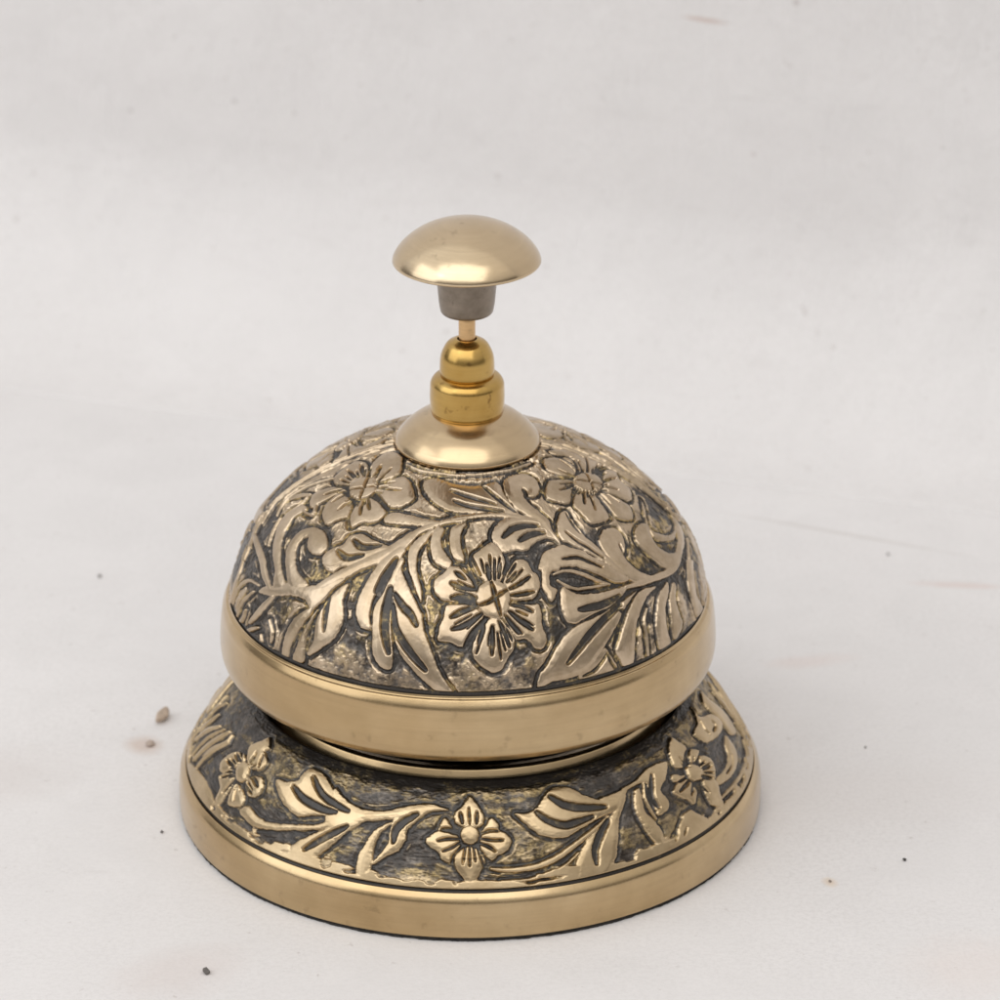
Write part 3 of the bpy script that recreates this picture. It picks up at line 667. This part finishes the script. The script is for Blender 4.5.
def edge_dome(V, n1, n2):
    e0 = np.zeros_like(V)
    e1 = sstep((6.9 - V) / .7) * .97
    e1 = np.maximum(e1, .5 * sstep((V - 72.2) / .6))
    return e0, e1
def edge_base(V, n1, n2):
    e0 = .95 * sstep((V - 100.0 + (n1 - .5) * 15 + (n2 - .5) * 3) / 4.0)
    e1 = sstep((V - 110.4) / 1.4)
    return e0, e1

def ground_dome(V, n1, n3):
    return np.clip(.62 * sstep((V - 40 + (n3 - .5) * 12) / 8) + .40 * sstep((22 - V + (n3 - .5) * 16) / 8) + .5 * sstep((n3 - .52) / .15) * .5, .15, .62)
def ground_base(V, n1, n3):
    return (.13 + .16 * sstep((n3 - .60) / .15)) * sstep((V - 8) / 5) + .25 * sstep((V - 98) / 8)
# ------------------------------------------------------------------ the bell
bell = bpy.data.objects.new('desk_bell', None); COL.objects.link(bell)
bell['label'] = 'antique brass desk bell with engraved flowers, leaves and a push button on top'
bell['category'] = 'desk bell'

# felt underside, slightly frayed
def felt():
    seg = 720; th = np.linspace(0, 2 * PI, seg, endpoint=False); rs = np.random.RandomState(4)
    fr = rs.random(seg) * .9 + np.repeat(rs.random(seg // 6), 6) * 1.1
    rows = [(1e-3, .1, 0), (294, .1, .6), (296.3, .6, 1), (296.6, 2.6, 1), (294, 3.6, .5), (1e-3, 3.6, 0)]
    P = np.array([[((r + f * k) * math.sin(t), -(r + f * k) * math.cos(t), z) for t, f in zip(th, fr)] for r, z, k in rows]) * K
    return link('felt_pad', grid_mesh('felt_pad', P), FELT, bell)
felt()

base = engraved('base_shell', surf_base, -1.0, 115.0, 170, 2000, BASE_MOTIFS, 4.0, 11, RELIEF_BASE, bell, edge_base, ground_base, .12, 1.4)
lathe('base_band', [(262, 4.2, 0), (296.6, 4.2, 0), (299.0, 4.6, 2), (299.4, 14, 8), (299.2, 30, 8), (297.4, 43.5, 10), (292.2, 50.8, 2), (290.5, 49.6, 1), (289.5, 44, 0)], BRASS, bell)
lathe('base_groove', [(222.2, 136.6, 0), (220.6, 137.2, .8), (219.4, 132, 2), (219.0, 108, 0), (205.0, 108, 0)], DARK_SHADE, bell)  # near-black colour paints the shade deep in the groove
lathe('support_ring', [(213.5, 107, 0), (213.0, 127, 2), (207.4, 140.6, 2.5), (203, 141.2, 1.5), (190.5, 137, 1), (190, 122, 0)], BRASS, bell)
lathe('inner_plate', [(190.3, 124, 0), (150, 124, 3), (146, 132, 3), (40, 132, 3), (36, 150, 2), (0, 150, 0)], DARK_SHADE, bell)  # plate coloured dark to carry the shade below the gong
lathe('centre_post', [(14, 149, 0), (14, 396, 0), (0, 396.5, 0)], DARK_SHADE, bell, 48)

for _o in list(bell.children): _o.location.x = 1.6 * K
gong = engraved('gong', surf_dome, 3.6, 73.0, 340, 2000, DOME_MOTIFS, 4.0, 23, RELIEF, bell, edge_dome, ground_dome, .34, 1.0)
band = lathe('rim_band', [(240.6, 236.5, 0), (241.6, 233.9, 1), (243.9, 233.4, 1.0), (247.8, 226.0, 9), (250.2, 207, 12), (251.2, 188, 10), (250.0, 177, 6), (245.0, 168.4, 3), (240, 167.0, 2.5), (236.5, 170, 3), (235.5, 200, 5), (236.0, 236, 0)], BRASS, gong)
lathe('gong_inner_face', [(235.8, 230, 0), (226, 262, 20), (200, 310, 30), (150, 355, 30), (72, 386, 20), (0, 392, 0)], DARK_SHADE, gong)  # inside of the gong, its shade painted as a dark colour

lathe('collar', [(60, 391, 0), (71.5, 397.5, 1), (72.4, 400.6, 1.6), (70.4, 406, 4), (62, 416.0, 8), (50, 425.5, 6), (37, 431.5, 3), (30, 432.8, 0)], BRASS_PALE, bell)
nut = lathe('lower_nut', [(34, 431.2, 0), (35.6, 431.4, .8), (36.6, 434, 1.4), (37.2, 449, 3), (36.6, 463, 5), (33, 468.5, 4), (27.6, 470.6, 1.2), (20, 471, 0)], BRASS_GOLD, bell)
lathe('upper_nut', [(25.5, 470.2, 0), (26.6, 471.6, 1), (27.2, 476, 2), (26.6, 492, 9), (20, 504.6, 10), (12, 508.5, 3), (9.6, 508.8, .6), (9.4, 504, 0)], BRASS_GOLD, bell)
lathe('plunger_pin', [(0, 480, 0), (8.3, 480, 0), (8.3, 541, 0), (0, 541, 0)], COPPER, bell, 64)
btn = bpy.data.objects.new('push_button', None); COL.objects.link(btn); btn.parent = bell
lathe('button_hub', [(0, 534.6, 0), (20, 534.8, 0), (25.6, 536.6, 3), (27.4, 546, 3), (30.4, 580, 0), (30.6, 602, 0)], GREY, btn, 128)
prof = [(0, 600, 0), (34, 599.0, 3), (60, 594.6, 4), (69.5, 589.6, 1.5), (72.0, 589.2, .8)]
for a in range(0, 91, 5):
    t = math.radians(a); prof.append((72.8 * math.cos(t) if a < 90 else 0, 590.4 + 20 * math.sin(t) + 21 * (math.sqrt(86.0 ** 2 - (72.8 * math.cos(t)) ** 2) - 45.8) / 40.2, 0))
lathe('button_cap', prof, BRASS_PALE, btn, 256)

# ------------------------------------------------------------------ setting: pale plastered surface and wall
def plaster(name, wall):
    m, n, b = mat(name)
    base = mix(n, ramp(n, noise(n, 9, 6, .6, dist=.4), [(.35, 0.), (.7, 1.)]), (.725, .707, .703), (.79, .774, .77))
    base = mix(n, ramp(n, noise(n, 55, 5, .65, dist=.8), [(.36, .35), (.58, 0.)]), base, (.675, .66, .655))
    cloud = ramp(n, noise(n, 3.2, 4, .55), [(.40, 0.), (.68, .5)])
    base = mix(n, cloud, base, (.71, .685, .675))
    mott = ramp(n, noise(n, 1300, 4, .8), [(.38, .34), (.56, 0.)])
    mott = mth(n, 'MULTIPLY', mott, ramp(n, noise(n, 26, 4, .6), [(.35, .35), (.65, 1.)]))
    base = mix(n, mth(n, 'MULTIPLY', mott, .6 if wall else .8), base, (.50, .475, .465))
    speck = ramp(n, noise(n, 330, 3, .7), [(.665, 0.), (.74, .5)])
    base = mix(n, speck, base, (.46, .42, .40))
    fibre = ramp(n, noise(n, 60, 6, .75, stretch=(1, 4, 4)), [(.58, 0.), (.75, .22)])
    base = mix(n, fibre, base, (.56, .53, .515))
    tc = n.nodes.new('ShaderNodeTexCoord')
    def stain(base, x, y, rx, ry, ang, col, amt, warp=.4):
        mp = n.nodes.new('ShaderNodeMapping'); mp.vector_type = 'TEXTURE'
        mp.inputs['Location'].default_value = ((x, 0, y) if wall else (x, y, 0))
        mp.inputs['Rotation'].default_value = ((0, -ang, 0) if wall else (0, 0, ang))
        mp.inputs['Scale'].default_value = ((rx, 10, ry) if wall else (rx, ry, 10))
        n.links.new(tc.outputs['Object'], mp.inputs['Vector'])
        l = n.nodes.new('ShaderNodeVectorMath'); l.operation = 'LENGTH'; n.links.new(mp.outputs['Vector'], l.inputs[0])
        v = mth(n, 'ADD', l.outputs['Value'], mth(n, 'MULTIPLY_ADD', noise(n, 160, 4, .7), warp * 2, -warp))
        return mix(n, ramp(n, v, [(.35, amt), (1.0, 0.)]), base, col)
    for s in (WALL_STAINS if wall else FLOOR_STAINS): base = stain(base, *s)
    n.links.new(base, b.inputs['Base Color'])
    b.inputs['Roughness'].default_value = .72; b.inputs['Specular IOR Level'].default_value = .3
    h = mth(n, 'ADD', mth(n, 'ADD', noise(n, 45, 6, .6), mth(n, 'MULTIPLY', noise(n, 110, 4, .6, stretch=(1.6, 1, .5), dist=1.5), .35 if wall else .1)), mth(n, 'MULTIPLY', noise(n, 500, 4, .7), .12))
    bump(n, b, h, .30,   .0034 if wall else .0009)
    return m
WALL_STAINS = [(.0437, .0724, .0052, .0006, -.06, (.50, .36, .30), .55, .25), (.0606, .0772, .0008, .0007, 0, (.40, .35, .33), .5),
               (-.0107, .0715, .0008, .0006, 0, (.42, .38, .36), .6), (-.0694, .0438, .0008, .0006, 0, (.42, .39, .38), .5),
               (-.0480, .0479, .0008, .0006, 0, (.42, .39, .38), .5), (.0536, .0479, .0006, .0006, 0, (.5, .44, .42), .5),
               (-.085, .079, .010, .004, .8, (.55, .54, .53), .35)]
FLOOR_STAINS = [(.0823, .0749, .010, .0016, -.1, (.62, .46, .41), .35), (.055, .046, .009, .003, .2, (.68, .56, .52), .3),
                (.0640, .0960, .028, .0008, -.42, (.50, .46, .43), .38, .3), (.0527, -.0265, .0013, .002, .3, (.66, .50, .34), .5),
                (.0707, -.050, .012, .010, .3, (.73, .61, .55), .22), (-.0506, .0165, .0035, .004, .3, (.55, .42, .34), .55),
                (-.040, -.052, .012, .008, .5, (.60, .50, .46), .25), (-.075, .005, .02, .012, .3, (.60, .545, .52), .3),
                (.060, .0, .03, .014, .2, (.66, .62, .60), .25)]
WALL_ROT = math.radians(-17.7)
def wall_point(px, py):
    pass
def ground():
    nx, ny = 60, 60
    x = np.linspace(-1.2, 1.2, nx); y = np.linspace(-1.6, .6, ny)
    X, Y = np.meshgrid(x, y)
    me = grid_mesh('ground', np.stack([X, Y, 0 * X], -1), False)
    o = link('ground', me, plaster('pale_plaster_floor', False)); o['kind'] = 'structure'
    return o
ground()
def wall():
    # rises out of the ground through a small cove; local y runs away from the bell
    rc = .04; prof = [(-rc - .0001, -.0006)]
    for a in range(0, 91, 3):
        t = math.radians(a); prof.append((-rc + rc * math.sin(t), rc - rc * math.cos(t) + .00005))
    for z in np.linspace(.05, .9, 30): prof.append((.012 * (z - .04), z))
    prof += [(.03, .9), (.03, -.002)]
    xs = np.linspace(-1.0, 1.0, 80)
    P = np.array([[(x, p[0], p[1]) for x in xs] for p in prof])
    me = grid_mesh('backdrop_wall', P[:, ::-1].copy(), False)
    o = link('backdrop_wall', me, plaster('pale_plaster_wall', True))
    o.location = (0, 984 * K + .03, 0); o.rotation_euler = (0, 0, WALL_ROT)
    o['label'] = 'off-white plastered wall rising behind the brass bell'; o['category'] = 'wall'
    return o
wall()

# ------------------------------------------------------------------ crumbs lying on the surface
def crumb(name, label, cat, px, py, rx, ry, rz, ang, col, seed):
    bm = bmesh.new(); bmesh.ops.create_icosphere(bm, subdivisions=3, radius=1)
    rs = random.Random(seed)
    dirs = [Vector((rs.uniform(-1, 1), rs.uniform(-1, 1), rs.uniform(-1, 1))).normalized() for _ in range(9)]
    for v in bm.verts:
        k = 1.0
        for d in dirs:
            q = v.co.dot(d)
            if q > .62: v.co -= d * (q - .62) * .9
        v.co *= 1 + rs.uniform(-.06, .06)
    for v in bm.verts: v.co = Vector((v.co.x * rx, v.co.y * ry, (v.co.z + .85) * rz))
    for f in bm.faces: f.smooth = True
    me = bpy.data.meshes.new(name); bm.to_mesh(me); bm.free()
    m, n, b = mat(name + '_mat')
    n.links.new(mix(n, ramp(n, noise(n, 900, 4, .7), [(.35, 0.), (.65, 1.)]), tuple(c * .7 for c in col), col), b.inputs['Base Color'])
    b.inputs['Roughness'].default_value = .9
    o = link(name, me, m); o.location = (px * K, py * K, 0); o.rotation_euler = (0, 0, ang)
    o['label'] = label; o['category'] = cat
    return o
crumb('plaster_crumb', 'tan plaster crumb on the pale surface left of the bell', 'crumb', -330, 172, 0.00095, 0.0026, 0.001, -0.15, (0.62, 0.5, 0.4), 1)
crumb('plaster_crumb', 'smaller brownish crumb just below the tan crumb left of the bell', 'crumb', -339, 113, 0.0009, 0.0009, 0.0004, 0.4, (0.52, 0.43, 0.37), 2)
crumb('dark_grit', 'largest dark grain of grit in front of the base, lower left', 'grit', -248, -356, 0.0006, 0.0008, 0.0005, 0.6, (0.16, 0.145, 0.135), 3)
crumb('dark_grit', 'black grain of grit right of the brass base', 'grit', 438, -138, 0.00032, 0.00035, 0.0003, 0.2, (0.07, 0.065, 0.06), 4)
crumb('dark_grit', 'tiny dark grain on the surface left of the base band', 'grit', -311, -80, 0.00026, 0.0003, 0.0003, 0.2, (0.2, 0.18, 0.17), 5)
crumb('dark_grit', 'dark grain on the surface far left, level with the gong', 'grit', -430, 533, 0.0004, 0.0005, 0.0003, 0.5, (0.3, 0.28, 0.27), 6)
crumb('dark_grit', 'dark grain on the surface at right, level with the gong', 'grit', 486, 594, 0.0003, 0.0004, 0.0002, 0.1, (0.3, 0.28, 0.27), 7)
crumb('dark_grit', 'small dark grain right of the base, level with its flowers', 'grit', 419, 106, 0.00022, 0.00022, 0.0002, 0.1, (0.26, 0.24, 0.23), 8)
crumb('dark_grit', 'small brown grain below and right of the base', 'grit', 360, -181, 0.00024, 0.0003, 0.0002, 0.1, (0.34, 0.29, 0.25), 9)
